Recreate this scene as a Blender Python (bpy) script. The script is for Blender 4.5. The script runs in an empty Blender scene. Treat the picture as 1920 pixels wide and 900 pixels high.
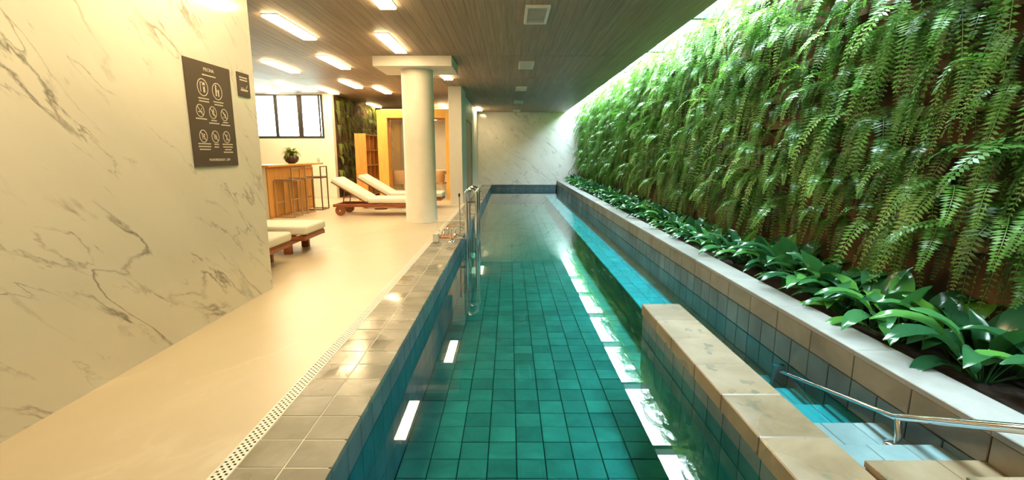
import bpy, math, random
from mathutils import Vector, Matrix
random.seed(7)
R = math.radians
S = bpy.context.scene
C = S.collection

# ------------------------------------------------------------------ camera
cam_d = bpy.data.cameras.new('camera')
cam_d.sensor_width = 36.0
cam_d.lens = 36.0 * 894.0 / 1920.0
cam_d.shift_x = 5.0 / 1920.0
cam_d.clip_start = 0.02
cam = bpy.data.objects.new('camera', cam_d)
cam.location = (0, 0, 1.3)
cam.rotation_euler = (R(90 - 10.3), 0, 0)
C.objects.link(cam)
S.camera = cam

# ------------------------------------------------------------------ world (bright overcast sky)
W = bpy.data.worlds.new('sky')
S.world = W
W.use_nodes = True
SKY = 48.0
wt_ = W.node_tree
wt_.nodes['Background'].inputs[0].default_value = (0.74, 0.93, 1.0, 1)
# overcast sky: the zenith is three times as bright as the horizon
_tc = wt_.nodes.new('ShaderNodeTexCoord'); _sx = wt_.nodes.new('ShaderNodeSeparateXYZ')
wt_.links.new(_tc.outputs['Generated'], _sx.inputs[0])
_mx = wt_.nodes.new('ShaderNodeMath'); _mx.operation = 'MAXIMUM'; _mx.inputs[1].default_value = 0.0
wt_.links.new(_sx.outputs['Z'], _mx.inputs[0])
_ma = wt_.nodes.new('ShaderNodeMath'); _ma.operation = 'MULTIPLY_ADD'
_ma.inputs[1].default_value = SKY * 2 / 3; _ma.inputs[2].default_value = SKY / 3
wt_.links.new(_mx.outputs[0], _ma.inputs[0]); wt_.links.new(_ma.outputs[0], wt_.nodes['Background'].inputs[1])
LAMP = 41.0           # emission of the ceiling light panels
LAMP_COL = (1.0, 0.725, 0.38)

def portal(name, loc, rot, sx, sy):
    l = bpy.data.lights.new(name, 'AREA')
    l.shape = 'RECTANGLE'; l.size = sx; l.size_y = sy
    l.cycles.is_portal = True
    o = bpy.data.objects.new(name, l)
    o.location = loc; o.rotation_euler = rot
    C.objects.link(o)
portal('skylight_portal', (2.685, 9.15, 3.285), (0, 0, 0), 0.71, 22.2)
portal('window_portal', (-6.5, 14.0, 2.33), (R(-90), 0, 0), 2.4, 1.2)

S.view_settings.view_transform = 'Standard'
S.view_settings.look = 'None'
S.view_settings.gamma = 1.0
S.view_settings.use_curve_mapping = False
S.view_settings.exposure = 0.5
cy = S.cycles
cy.max_bounces = 8
cy.diffuse_bounces = 4
cy.glossy_bounces = 4
cy.transparent_max_bounces = 12
cy.caustics_reflective = False
cy.caustics_refractive = False
cy.sample_clamp_indirect = 6.0
cy.use_denoising = True
cy.use_adaptive_sampling = True
cy.adaptive_threshold = 0.025

# ------------------------------------------------------------------ materials
M = {}
def nmat(name):
    m = bpy.data.materials.new(name); m.use_nodes = True
    t = m.node_tree
    return m, t, t.nodes['Principled BSDF']
def N(t, typ, **kw):
    n = t.nodes.new(typ)
    for k, v in kw.items():
        if k.startswith('i_'):
            n.inputs[k[2:].replace('_', ' ')].default_value = v
        else:
            setattr(n, k, v)
    return n
def ramp(t, src, stops):
    r = t.nodes.new('ShaderNodeValToRGB')
    while len(r.color_ramp.elements) < len(stops):
        r.color_ramp.elements.new(0.5)
    for e, (p, c) in zip(r.color_ramp.elements, stops):
        e.position = p; e.color = (*c, 1) if len(c) == 3 else c
    t.links.new(src, r.inputs[0])
    return r
def pos(t, scale=(1, 1, 1), rot=(0, 0, 0), kind='Position'):
    if kind == 'Position':
        g = t.nodes.new('ShaderNodeNewGeometry'); o = g.outputs['Position']
    else:
        g = t.nodes.new('ShaderNodeTexCoord'); o = g.outputs[kind]
    if any(rot):
        mr = t.nodes.new('ShaderNodeMapping'); mr.inputs['Rotation'].default_value = rot
        t.links.new(o, mr.inputs[0]); o = mr.outputs[0]
    mp = t.nodes.new('ShaderNodeMapping')
    mp.inputs['Scale'].default_value = scale
    t.links.new(o, mp.inputs[0])
    return mp.outputs[0]
def mix(t, fac, a, b, typ='MIX'):
    n = t.nodes.new('ShaderNodeMix'); n.data_type = 'RGBA'; n.blend_type = typ
    for s, v in ((n.inputs[0], fac), (n.inputs[6], a), (n.inputs[7], b)):
        if hasattr(v, 'links') or hasattr(v, 'is_linked'):
            t.links.new(v, s)
        else:
            s.default_value = v if not isinstance(v, tuple) else ((*v, 1) if len(v) == 3 else v)
    return n.outputs[2]
def plain(name, col, rough=0.5, metal=0.0, var=0.06, scale=6.0, bump=0.0, emit=None, coat=0.0):
    m, t, b = nmat(name)
    n = N(t, 'ShaderNodeTexNoise'); n.inputs['Scale'].default_value = scale; n.inputs['Detail'].default_value = 4
    t.links.new(pos(t), n.inputs['Vector'])
    lo = tuple(c * (1 - var) for c in col); hi = tuple(min(1, c * (1 + var)) for c in col)
    r = ramp(t, n.outputs[0], [(0.3, lo), (0.7, hi)])
    t.links.new(r.outputs[0], b.inputs['Base Color'])
    b.inputs['Roughness'].default_value = rough
    b.inputs['Metallic'].default_value = metal
    if coat: b.inputs['Coat Weight'].default_value = coat
    if bump:
        bp = N(t, 'ShaderNodeBump'); bp.inputs['Strength'].default_value = bump
        t.links.new(n.outputs[0], bp.inputs['Height']); t.links.new(bp.outputs[0], b.inputs['Normal'])
    if emit:
        b.inputs['Emission Color'].default_value = (*emit[0], 1)
        b.inputs['Emission Strength'].default_value = emit[1]
    M[name] = m
    return m
def wood(name, a, b_, rough=0.45, scale=(9, 0.7, 9), rnd=0.25):
    m, t, b = nmat(name)
    n = N(t, 'ShaderNodeTexNoise'); n.inputs['Scale'].default_value = 3.0; n.inputs['Detail'].default_value = 6; n.inputs['Distortion'].default_value = 0.6
    t.links.new(pos(t, scale), n.inputs['Vector'])
    r = ramp(t, n.outputs[0], [(0.3, a), (0.7, b_)])
    oi = N(t, 'ShaderNodeObjectInfo')
    v = ramp(t, oi.outputs['Random'], [(0, (1 - rnd,) * 3), (1, (1.0, 1.0, 1.0))])
    t.links.new(mix(t, 1.0, r.outputs[0], v.outputs[0], 'MULTIPLY'), b.inputs['Base Color'])
    b.inputs['Roughness'].default_value = rough
    bp = N(t, 'ShaderNodeBump'); bp.inputs['Strength'].default_value = 0.08
    t.links.new(n.outputs[0], bp.inputs['Height']); t.links.new(bp.outputs[0], b.inputs['Normal'])
    M[name] = m
    return m
def marble(name, base, vein, rot, rough=0.16, vs=1.0, amount=0.8, ax=(0, 1, 2)):
    m, t, b = nmat(name)
    def layer(scale, width, seed, dens):
        v = pos(t, tuple(scale[q] for q in ax), rot)
        n = N(t, 'ShaderNodeTexNoise'); n.inputs['Scale'].default_value = vs; n.inputs['Detail'].default_value = 7
        n.inputs['Roughness'].default_value = 0.55; n.inputs['Distortion'].default_value = 0.35
        ad = N(t, 'ShaderNodeVectorMath'); ad.inputs[1].default_value = (seed, seed * 1.7, seed * .6)
        t.links.new(v, ad.inputs[0]); t.links.new(ad.outputs[0], n.inputs['Vector'])
        sb = N(t, 'ShaderNodeMath', operation='SUBTRACT'); sb.inputs[1].default_value = 0.5
        t.links.new(n.outputs[0], sb.inputs[0])
        ab = N(t, 'ShaderNodeMath', operation='ABSOLUTE'); t.links.new(sb.outputs[0], ab.inputs[0])
        r = ramp(t, ab.outputs[0], [(0.0, (1, 1, 1)), (width * .35, (.55, .55, .55)), (width, (0, 0, 0))])
        n2 = N(t, 'ShaderNodeTexNoise'); n2.inputs['Scale'].default_value = 1.5 * vs; n2.inputs['Detail'].default_value = 3
        ad2 = N(t, 'ShaderNodeVectorMath'); ad2.inputs[1].default_value = (seed * 3.1, 1.0, seed)
        t.links.new(v, ad2.inputs[0]); t.links.new(ad2.outputs[0], n2.inputs['Vector'])
        r2 = ramp(t, n2.outputs[0], [(dens, (0, 0, 0)), (dens + .16, (1, 1, 1))])
        mm = N(t, 'ShaderNodeMath', operation='MULTIPLY')
        t.links.new(r.outputs[0], mm.inputs[0]); t.links.new(r2.outputs[0], mm.inputs[1])
        return mm.outputs[0]
    a = layer((1.0, 0.50, 2.0), 0.018, 3.3, 0.46)
    c = layer((2.0, 0.9, 3.6), 0.014, 9.1, 0.47)
    mx = N(t, 'ShaderNodeMath', operation='MAXIMUM'); t.links.new(a, mx.inputs[0])
    m5 = N(t, 'ShaderNodeMath', operation='MULTIPLY'); m5.inputs[1].default_value = 0.75; t.links.new(c, m5.inputs[0])
    t.links.new(m5.outputs[0], mx.inputs[1])
    am = N(t, 'ShaderNodeMath', operation='MULTIPLY'); am.inputs[1].default_value = amount
    t.links.new(mx.outputs[0], am.inputs[0])
    cl = N(t, 'ShaderNodeTexNoise'); cl.inputs['Scale'].default_value = 1.3; cl.inputs['Detail'].default_value = 5
    t.links.new(pos(t, (1, .5, 1.6), rot), cl.inputs['Vector'])
    cr = ramp(t, cl.outputs[0], [(0.35, tuple(x * .90 for x in base)), (0.65, base)])
    t.links.new(mix(t, am.outputs[0], cr.outputs[0], vein), b.inputs['Base Color'])
    b.inputs['Roughness'].default_value = rough
    M[name] = m
    return m
def slate(name, cols, rough=(0.25, 0.6), rnd=0.35, scale=3.0, stain=None):
    m, t, b = nmat(name)
    oi = N(t, 'ShaderNodeObjectInfo')
    mu = N(t, 'ShaderNodeVectorMath', operation='SCALE'); mu.inputs['Scale'].default_value = 1.0
    v = pos(t, (1, 1, 1.0))
    ad = N(t, 'ShaderNodeVectorMath'); t.links.new(v, ad.inputs[0])
    sc = N(t, 'ShaderNodeMath', operation='MULTIPLY'); sc.inputs[1].default_value = 37.0
    t.links.new(oi.outputs['Random'], sc.inputs[0]); t.links.new(sc.outputs[0], ad.inputs[1])
    n = N(t, 'ShaderNodeTexNoise'); n.inputs['Scale'].default_value = scale; n.inputs['Detail'].default_value = 8; n.inputs['Roughness'].default_value = .62
    n.inputs['Distortion'].default_value = 0.5
    t.links.new(ad.outputs[0], n.inputs['Vector'])
    k = len(cols)
    r = ramp(t, n.outputs[0], [(0.28 + 0.44 * i / (k - 1), c) for i, c in enumerate(cols)])
    vr = ramp(t, oi.outputs['Random'], [(0, (1 - rnd,) * 3), (1, (1.0, 1.0, 1.0))])
    col = mix(t, 1.0, r.outputs[0], vr.outputs[0], 'MULTIPLY')
    n3 = N(t, 'ShaderNodeTexNoise'); n3.inputs['Scale'].default_value = 1.7; n3.inputs['Detail'].default_value = 3
    t.links.new(v, n3.inputs['Vector'])
    if stain:
        ns = N(t, 'ShaderNodeTexNoise'); ns.inputs['Scale'].default_value = 5.5; ns.inputs['Detail'].default_value = 4
        t.links.new(pos(t, (1.3, .9, 1)), ns.inputs['Vector'])
        sr = ramp(t, ns.outputs[0], [(0.60, (0, 0, 0)), (0.64, (1, 1, 1))])
        col = mix(t, sr.outputs[0], col, stain)
    t.links.new(col, b.inputs['Base Color'])
    rr = ramp(t, n3.outputs[0], [(0.40, (rough[0],) * 3), (0.60, (rough[1],) * 3)])
    t.links.new(rr.outputs[0], b.inputs['Roughness'])
    bp = N(t, 'ShaderNodeBump'); bp.inputs['Strength'].default_value = 0.12; bp.inputs['Distance'].default_value = 0.02
    t.links.new(n.outputs[0], bp.inputs['Height']); t.links.new(bp.outputs[0], b.inputs['Normal'])
    M[name] = m
    return m
def leafmat(name, lo, hi, rough=0.35, transl=0.35, nscale=2.2, tip=None):
    m, t, b = nmat(name)
    oi = N(t, 'ShaderNodeObjectInfo')
    n = N(t, 'ShaderNodeTexNoise'); n.inputs['Scale'].default_value = nscale; n.inputs['Detail'].default_value = 3
    t.links.new(pos(t), n.inputs['Vector'])
    av = N(t, 'ShaderNodeMath', operation='ADD'); t.links.new(oi.outputs['Random'], av.inputs[0]); t.links.new(n.outputs[0], av.inputs[1])
    hv = N(t, 'ShaderNodeMath', operation='MULTIPLY'); hv.inputs[1].default_value = 0.5; t.links.new(av.outputs[0], hv.inputs[0])
    stops = [(0.2, lo), (0.62, hi)] + ([(0.80, tip)] if tip else [])
    r = ramp(t, hv.outputs[0], stops)
    t.links.new(r.outputs[0], b.inputs['Base Color'])
    b.inputs['Roughness'].default_value = rough
    tr = N(t, 'ShaderNodeBsdfTranslucent')
    bright = mix(t, 1.0, r.outputs[0], (1.3, 1.35, 0.8), 'MULTIPLY')
    t.links.new(bright, tr.inputs[0])
    ms = N(t, 'ShaderNodeMixShader'); ms.inputs[0].default_value = transl
    t.links.new(b.outputs[0], ms.inputs[1]); t.links.new(tr.outputs[0], ms.inputs[2])
    t.links.new(ms.outputs[0], t.nodes['Material Output'].inputs[0])
    M[name] = m
    return m
def clear(name, tint, ior_pow=0.02, rough=0.0, bump=None):
    m, t, b = nmat(name)
    t.nodes.remove(b)
    lw = N(t, 'ShaderNodeLayerWeight'); lw.inputs['Blend'].default_value = 0.5
    p5 = N(t, 'ShaderNodeMath', operation='POWER'); p5.inputs[1].default_value = 5.0
    t.links.new(lw.outputs['Facing'], p5.inputs[0])
    ma = N(t, 'ShaderNodeMath', operation='MULTIPLY_ADD'); ma.inputs[1].default_value = 1 - ior_pow; ma.inputs[2].default_value = ior_pow
    t.links.new(p5.outputs[0], ma.inputs[0])
    tr = N(t, 'ShaderNodeBsdfTransparent'); tr.inputs[0].default_value = (*tint, 1)
    gl = N(t, 'ShaderNodeBsdfGlossy'); gl.inputs['Roughness'].default_value = rough; gl.inputs[0].default_value = (1, 1, 1, 1)
    if bump:
        n = N(t, 'ShaderNodeTexNoise'); n.inputs['Scale'].default_value = bump[0]; n.inputs['Detail'].default_value = 2
        t.links.new(pos(t, (1, .6, 1)), n.inputs['Vector'])
        bp = N(t, 'ShaderNodeBump'); bp.inputs['Strength'].default_value = bump[1]; bp.inputs['Distance'].default_value = 0.01
        t.links.new(n.outputs[0], bp.inputs['Height']); t.links.new(bp.outputs[0], gl.inputs['Normal'])
    ms = N(t, 'ShaderNodeMixShader')
    t.links.new(ma.outputs[0], ms.inputs[0]); t.links.new(tr.outputs[0], ms.inputs[1]); t.links.new(gl.outputs[0], ms.inputs[2])
    t.links.new(ms.outputs[0], t.nodes['Material Output'].inputs[0])
    M[name] = m
    return m

marble('marble_wall', (0.80, 0.76, 0.68), (0.20, 0.17, 0.13), (R(42), 0, 0), rough=0.14, vs=1.15, amount=0.9)
marble('marble_back', (0.82, 0.79, 0.76), (0.22, 0.21, 0.20), (0, R(-40), 0), rough=0.10, vs=1.0, amount=0.6, ax=(1, 0, 2))
marble('deck_stone', (0.60, 0.525, 0.40), (0.72, 0.66, 0.54), (0, 0, R(30)), rough=0.34, vs=0.5, amount=0.5)
plain('white_wall', (0.80, 0.76, 0.68), 0.55, var=0.02)
plain('column_paint', (0.74, 0.70, 0.62), 0.5, var=0.03)
plain('pillar_paint', (0.74, 0.71, 0.66), 0.5, var=0.03)
wood('ceiling_wood', (0.26, 0.20, 0.148), (0.39, 0.305, 0.225), rough=0.55, scale=(14, .35, 4), rnd=.15)
M['ceiling_wood'].node_tree.nodes['Principled BSDF'].inputs['Specular IOR Level'].default_value = 0.25
plain('ceiling_slab', (0.55, 0.56, 0.55), 0.7)
plain('skylight_metal', (0.10, 0.13, 0.11), 0.5)
plain('vent_white', (0.75, 0.73, 0.70), 0.5, var=0.02)
plain('vent_dark', (0.20, 0.19, 0.18), 0.6)
plain('lamp_glow', (1, 1, 1), 0.5, emit=(LAMP_COL, LAMP))
plain('lamp_body', (0.85, 0.83, 0.78), 0.4)
slate('pool_tile', [(0.08, 0.11, 0.082), (0.145, 0.185, 0.138), (0.22, 0.27, 0.205)], rnd=.35, scale=3.2, rough=(.4, .6))
slate('added_ledge_tile', [(0.26, 0.32, 0.36), (0.36, 0.45, 0.50), (0.46, 0.56, 0.62)], rnd=.25, scale=3.2, rough=(.4, .6))  # pale and blue, so the added ledge reads as a brightly lit floor band
slate('step_tile', [(0.12, 0.21, 0.23), (0.17, 0.28, 0.31), (0.22, 0.35, 0.38)], rnd=.2, scale=3.2, rough=(.3, .5))
slate('pool_wall_tile', [(0.05, 0.085, 0.10), (0.085, 0.14, 0.16), (0.14, 0.20, 0.22)], rnd=.15, scale=3.0, rough=(.3, .55))  # blue reflection of the water is put into this slate colour
slate('coping_stone', [(0.16, 0.15, 0.105), (0.25, 0.235, 0.18), (0.36, 0.34, 0.28)], rnd=.28, scale=2.6, rough=(.12, .45))
slate('divider_stone', [(0.17, 0.12, 0.065), (0.26, 0.195, 0.12), (0.33, 0.265, 0.18)], rnd=.2, scale=2.4, rough=(.25, .5), stain=(0.15, 0.13, 0.085))
slate('parapet_band', [(0.16, 0.14, 0.10), (0.24, 0.215, 0.165), (0.31, 0.285, 0.23)], rnd=.15, scale=2.6, rough=(.3, .5))
slate('parapet_stone', [(0.23, 0.23, 0.22), (0.29, 0.29, 0.28), (0.36, 0.36, 0.35)], rnd=.15, scale=2.6, rough=(.3, .5))
plain('grout', (0.045, 0.06, 0.055), 0.8)
plain('grout_light', (0.60, 0.56, 0.47), 0.8)
plain('drain_white', (0.80, 0.76, 0.68), 0.4, var=.02)
plain('channel_dark', (0.03, 0.028, 0.025), 0.8)
clear('water', (0.26, 0.85, 0.89), 0.025, 0.0, bump=(2.2, 0.004))
clear('glass', (0.96, 0.98, 0.97), 0.04)
clear('acrylic', (0.93, 0.94, 0.93), 0.06)
plain('soil', (0.035, 0.022, 0.018), 0.95, var=.5, scale=25, bump=.6)
plain('felt', (0.085, 0.045, 0.022), 0.95, var=.85, scale=3.5, bump=.5)
plain('trough', (0.15, 0.078, 0.04), 0.9, var=.45, scale=9, bump=.3)
leafmat('fern', (0.020, 0.068, 0.012), (0.135, 0.31, 0.06), rough=.30, transl=.32, tip=(0.36, 0.54, 0.15))
leafmat('lily', (0.014, 0.068, 0.030), (0.045, 0.17, 0.06), rough=.16, transl=.2, tip=(0.12, 0.34, 0.04))
leafmat('ivy', (0.045, 0.08, 0.014), (0.22, 0.28, 0.06), rough=.5, transl=.3)
leafmat('bush_leaf', (0.10, 0.18, 0.03), (0.28, 0.36, 0.09), rough=.5, transl=.3)
plain('stem', (0.07, 0.16, 0.03), 0.6)
plain('chrome', (0.82, 0.82, 0.82), 0.07, 1.0, var=.02)
plain('steel_brushed', (0.75, 0.74, 0.74), 0.25, 1.0, var=.03)
plain('copper', (0.72, 0.32, 0.12), 0.3, 0.8, var=.1)
plain('black_plastic', (0.015, 0.015, 0.015), 0.4)
plain('sign_board', (0.095, 0.062, 0.042), 0.38, var=.04)
plain('sign_ink', (0.72, 0.66, 0.56), 0.5, var=.02)
wood('teak', (0.26, 0.07, 0.022), (0.42, 0.13, 0.045), scale=(2, 9, 9))
wood('bar_wood', (0.50, 0.24, 0.055), (0.66, 0.34, 0.09), scale=(8, 8, .8), rnd=.05)
wood('golden_wood', (0.66, 0.38, 0.08), (0.80, 0.50, 0.12), scale=(8, 8, .8), rnd=.05)
wood('shelf_wood', (0.46, 0.19, 0.04), (0.60, 0.28, 0.07), scale=(8, 8, .8), rnd=.08)
plain('cushion', (0.80, 0.76, 0.68), 0.8, var=.03, scale=30, bump=.05)
plain('stool_metal', (0.20, 0.14, 0.085), 0.35, 0.8)
plain('stool_brass', (0.62, 0.48, 0.30), 0.3, 0.8)
plain('stool_seat', (0.12, 0.06, 0.03), 0.6)
plain('window_frame', (0.035, 0.032, 0.03), 0.4)
plain('bowl', (0.045, 0.03, 0.03), 0.5)
plain('chair_tan', (0.55, 0.38, 0.22), 0.7)
plain('white_metal', (0.85, 0.82, 0.76), 0.35)
plain('desk_white', (0.82, 0.80, 0.75), 0.4, var=.02)
plain('lawn', (0.10, 0.22, 0.05), 0.9, var=.3, scale=12)

# ------------------------------------------------------------------ mesh helpers
class MB:
    def __init__(s): s.v = []; s.f = []; s.sm = []
    def add(s, vs, fs, smooth=False):
        o = len(s.v); s.v += [tuple(v) for v in vs]
        for f in fs: s.f.append(tuple(i + o for i in f)); s.sm.append(smooth)
        return s
    def box(s, x0, x1, y0, y1, z0, z1):
        return s.add([(x0, y0, z0), (x1, y0, z0), (x1, y1, z0), (x0, y1, z0), (x0, y0, z1), (x1, y0, z1), (x1, y1, z1), (x0, y1, z1)],
                     [(3, 2, 1, 0), (4, 5, 6, 7), (0, 1, 5, 4), (1, 2, 6, 5), (2, 3, 7, 6), (3, 0, 4, 7)])
    def cbox(s, x0, x1, y0, y1, z0, z1, c=.004):
        # box with every edge chamfered
        P = []
        for z, inn in ((z0, c), (z0 + c, 0), (z1 - c, 0), (z1, c)):
            if inn:
                P.append([(x0 + c, y0 + c, z), (x1 - c, y0 + c, z), (x1 - c, y1 - c, z), (x0 + c, y1 - c, z)])
            else:
                P.append([(x0 + c, y0, z), (x1 - c, y0, z), (x1, y0 + c, z), (x1, y1 - c, z), (x1 - c, y1, z), (x0 + c, y1, z), (x0, y1 - c, z), (x0, y0 + c, z)])
        v = P[0] + P[1] + P[2] + P[3]; f = [(3, 2, 1, 0), (20, 21, 22, 23)]
        for i in range(8): f.append((4 + i, 4 + (i + 1) % 8, 12 + (i + 1) % 8, 12 + i))
        for k in range(4):
            f.append((k, (k + 1) % 4, 4 + (2 * k + 1), 4 + 2 * k))
            f.append(((k + 1) % 4, 4 + (2 * k + 2) % 8, 4 + (2 * k + 1)))
            f.append((12 + 2 * k, 12 + 2 * k + 1, 20 + (k + 1) % 4, 20 + k))
            f.append((12 + 2 * k + 1, 12 + (2 * k + 2) % 8, 20 + (k + 1) % 4))
        return s.add(v, f)
    def tile(s, x0, x1, y0, y1, z0, z1, c=.003):
        # slab: chamfered around its top edge only
        return s.add([(x0, y0, z0), (x1, y0, z0), (x1, y1, z0), (x0, y1, z0), (x0, y0, z1 - c), (x1, y0, z1 - c), (x1, y1, z1 - c), (x0, y1, z1 - c),
                      (x0 + c, y0 + c, z1), (x1 - c, y0 + c, z1), (x1 - c, y1 - c, z1), (x0 + c, y1 - c, z1)],
                     [(3, 2, 1, 0), (8, 9, 10, 11)] + [(i, (i + 1) % 4, 4 + (i + 1) % 4, 4 + i) for i in range(4)] + [(4 + i, 4 + (i + 1) % 4, 8 + (i + 1) % 4, 8 + i) for i in range(4)])
    def tube(s, pts, r, n=10, caps=True):
        pts = [Vector(p) for p in pts]; rings = []
        rs = r if isinstance(r, (list, tuple)) else [r] * len(pts)
        up = Vector((0, 0, 1))
        d0 = (pts[1] - pts[0]).normalized()
        a = d0.orthogonal().normalized()
        for i, p in enumerate(pts):
            if i == 0: d = pts[1] - pts[0]
            elif i == len(pts) - 1: d = pts[-1] - pts[-2]
            else: d = (pts[i + 1] - p).normalized() + (p - pts[i - 1]).normalized()
            d.normalize()
            a = (a - d * a.dot(d)).normalized(); b = d.cross(a)
            rings.append([p + (a * math.cos(2 * math.pi * k / n) + b * math.sin(2 * math.pi * k / n)) * rs[i] for k in range(n)])
        v = [q for g in rings for q in g]; f = []
        for i in range(len(pts) - 1):
            for k in range(n):
                f.append((i * n + k, i * n + (k + 1) % n, (i + 1) * n + (k + 1) % n, (i + 1) * n + k))
        s.add(v, f, True)
        if caps:
            s.add(rings[0], [tuple(reversed(range(n)))]); s.add(rings[-1], [tuple(range(n))])
        return s
    def lathe(s, prof, cx=0, cy=0, n=24, cap=True):
        v = []; f = []
        for (r, z) in prof:
            for k in range(n):
                a = 2 * math.pi * k / n; v.append((cx + r * math.cos(a), cy + r * math.sin(a), z))
        for i in range(len(prof) - 1):
            for k in range(n):
                f.append((i * n + k, i * n + (k + 1) % n, (i + 1) * n + (k + 1) % n, (i + 1) * n + k))
        s.add(v, f, True)
        if cap:
            s.add([v[k] for k in range(n)], [tuple(reversed(range(n)))])
            s.add([v[(len(prof) - 1) * n + k] for k in range(n)], [tuple(range(n))])
        return s
    def xform(s, m):
        s.v = [tuple(m @ Vector(v)) for v in s.v]; return s
    def mesh(s, name, mat):
        me = bpy.data.meshes.new(name); me.from_pydata(s.v, [], s.f); me.update()
        me.polygons.foreach_set('use_smooth', s.sm)
        if mat: me.materials.append(M[mat] if isinstance(mat, str) else mat)
        return me
    def build(s, name, mat, parent=None, loc=None):
        return put(name, s.mesh(name, mat), parent, loc)
def put(name, me, parent=None, loc=None, rot=None, scale=None):
    o = bpy.data.objects.new(name, me); C.objects.link(o)
    if parent is not None: o.parent = parent
    if loc is not None: o.location = loc
    if rot is not None: o.rotation_euler = rot
    if scale is not None: o.scale = scale if isinstance(scale, (tuple, list)) else (scale,) * 3
    return o
def tag(o, label=None, cat=None, group=None, kind=None):
    if label: o['label'] = label
    if cat: o['category'] = cat
    if group: o['group'] = group
    if kind: o['kind'] = kind
    return o
def thing(name, label, cat, loc=(0, 0, 0), rz=0.0, group=None):
    o = bpy.data.objects.new(name, None); C.objects.link(o)
    o.location = loc; o.rotation_euler = (0, 0, rz); o.empty_display_size = .1
    return tag(o, label, cat, group)
def struct(name, mb, mat, label=None, cat=None):
    o = mb.build(name, mat); tag(o, label, cat, kind='structure'); return o
def copy_tree(o, parent=None):
    c = o.copy(); C.objects.link(c); c.parent = parent
    for ch in o.children: copy_tree(ch, c)
    return c
ONES = 'first second third fourth fifth sixth seventh eighth ninth tenth eleventh twelfth thirteenth fourteenth fifteenth sixteenth seventeenth eighteenth nineteenth'.split()
TENS = {20: ('twentieth', 'twenty'), 30: ('thirtieth', 'thirty'), 40: ('fortieth', 'forty'), 50: ('fiftieth', 'fifty'), 60: ('sixtieth', 'sixty')}
def ordinal(n):
    if n < 20: return ONES[n - 1]
    t = n // 10 * 10
    return TENS[t][0] if n == t else TENS[t][1] + '-' + ONES[n - t - 1]

# ------------------------------------------------------------------ main dimensions (metres)
XL, XR = -0.75, 2.0          # pool walls
YN, YF = 0.6, 20.1           # pool ends
ZW, ZF = -0.19, -0.80        # water level, pool floor
ZC = 2.97                    # ceiling
XC = 2.32                    # edge of the ceiling at the skylight
XG = 3.06                    # green wall
YB = 20.3                    # back wall
XM = -2.32                   # marble wall
PT = 0.18                    # top of the planter parapet

# ------------------------------------------------------------------ floor, walls, ceiling
fl = MB(); fl.box(-9.5, XL - .48, -2, YB, -.3, 0); fl.box(XL - .48, XL - .40, -2, YB, -.3, -.06); fl.box(XL - .40, XL - .012, -2, YB, -1.2, -.03)
fl.box(XL - .02, XR + .24, -2, YN - .012, -1.2, -.03)
o = struct('floor', fl, 'deck_stone', 'cream stone floor of the lounge beside the pool', 'floor')
struct('wall_left', MB().box(XM - .2, XM, -2, 4.52, 0, ZC + .02), 'marble_wall', 'cream marble wall with grey diagonal veins beside the deck', 'wall')
struct('wall_back', MB().box(-1.30, XG + .2, YB, YB + .2, -.3, 3.5), 'marble_back', 'pale grey marble wall at the far end of the pool', 'wall')
struct('wall_back_lounge', MB().box(-5.25, -1.30, YB, YB + .2, -.3, ZC + .02), 'white_wall', 'white wall behind the wood framed room', 'wall')
wr = struct('wall_right', MB().box(XG, XG + .2, -2, YB, -.3, 3.42), 'felt', 'brown felt backing of the living green wall', 'wall')
struct('wall_rear', MB().box(-9.5, XG + .2, -2.2, -2, -.3, 3.5), 'white_wall', 'white wall behind the viewpoint', 'wall')
struct('wall_far_left', MB().box(-9.7, -9.5, -2, 14.2, 0, ZC + .02), 'white_wall', 'white wall at the left of the lounge', 'wall')
WX0, WX1, WZ0, WZ1 = -7.9, -5.30, 1.72, 2.94
ww = MB(); ww.box(-9.5, WX0, 14, 14.2, 0, ZC); ww.box(WX1, -5.05, 14, 14.2, 0, ZC); ww.box(WX0, WX1, 14, 14.2, 0, WZ0); ww.box(WX0, WX1, 14, 14.2, WZ1, ZC)
struct('wall_window', ww, 'white_wall', 'white wall under the window behind the bar', 'wall')
struct('wall_side', MB().box(-5.25, -5.05, 14.2, YB, 0, ZC), 'felt', 'backing wall of the dim planted wall beside the window', 'wall')
struct('baseboard_window', MB().box(-9.5, -5.05, 13.985, 14.0, 0, .06), 'column_paint')
w1 = bpy.data.objects.new('window_1', None); C.objects.link(w1); w1.location = (-6.6, 14.05, WZ0); tag(w1, 'dark framed window above the bar, bright daylight outside', 'window', kind='structure')
def wloc(mb, name, mat):
    o = mb.xform(Matrix.Translation((6.6, -14.05, -WZ0))).build(name, mat, w1); return o
f = MB(); f.box(WX0, WX1, 14.02, 14.08, WZ0, WZ0 + .075); wloc(f, 'sill_rail', 'window_frame')
f = MB(); f.box(WX0, WX1, 14.02, 14.08, WZ1 - .03, WZ1); wloc(f, 'head_rail', 'window_frame')
for x, wd in ((-5.335, .07), (-5.425, .03), (-5.98, .12), (-6.66, .075), (-7.3, .075)):
    f = MB(); f.box(x - wd / 2, x + wd / 2, 14.02, 14.08, WZ0 + .075, WZ1 - .03); wloc(f, 'mullion', 'window_frame')
for a, b in ((-5.92, -5.44), (-6.6225, -6.04), (-7.2625, -6.6975)):
    f = MB(); f.box(a, b, 14.045, 14.052, WZ0 + .075, WZ1 - .03); wloc(f, 'pane', 'glass')
struct('lawn', MB().box(-14, 0, 21.5, 40, 1.0, 1.5), 'lawn', 'strip of lawn outside the window', 'lawn')

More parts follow.
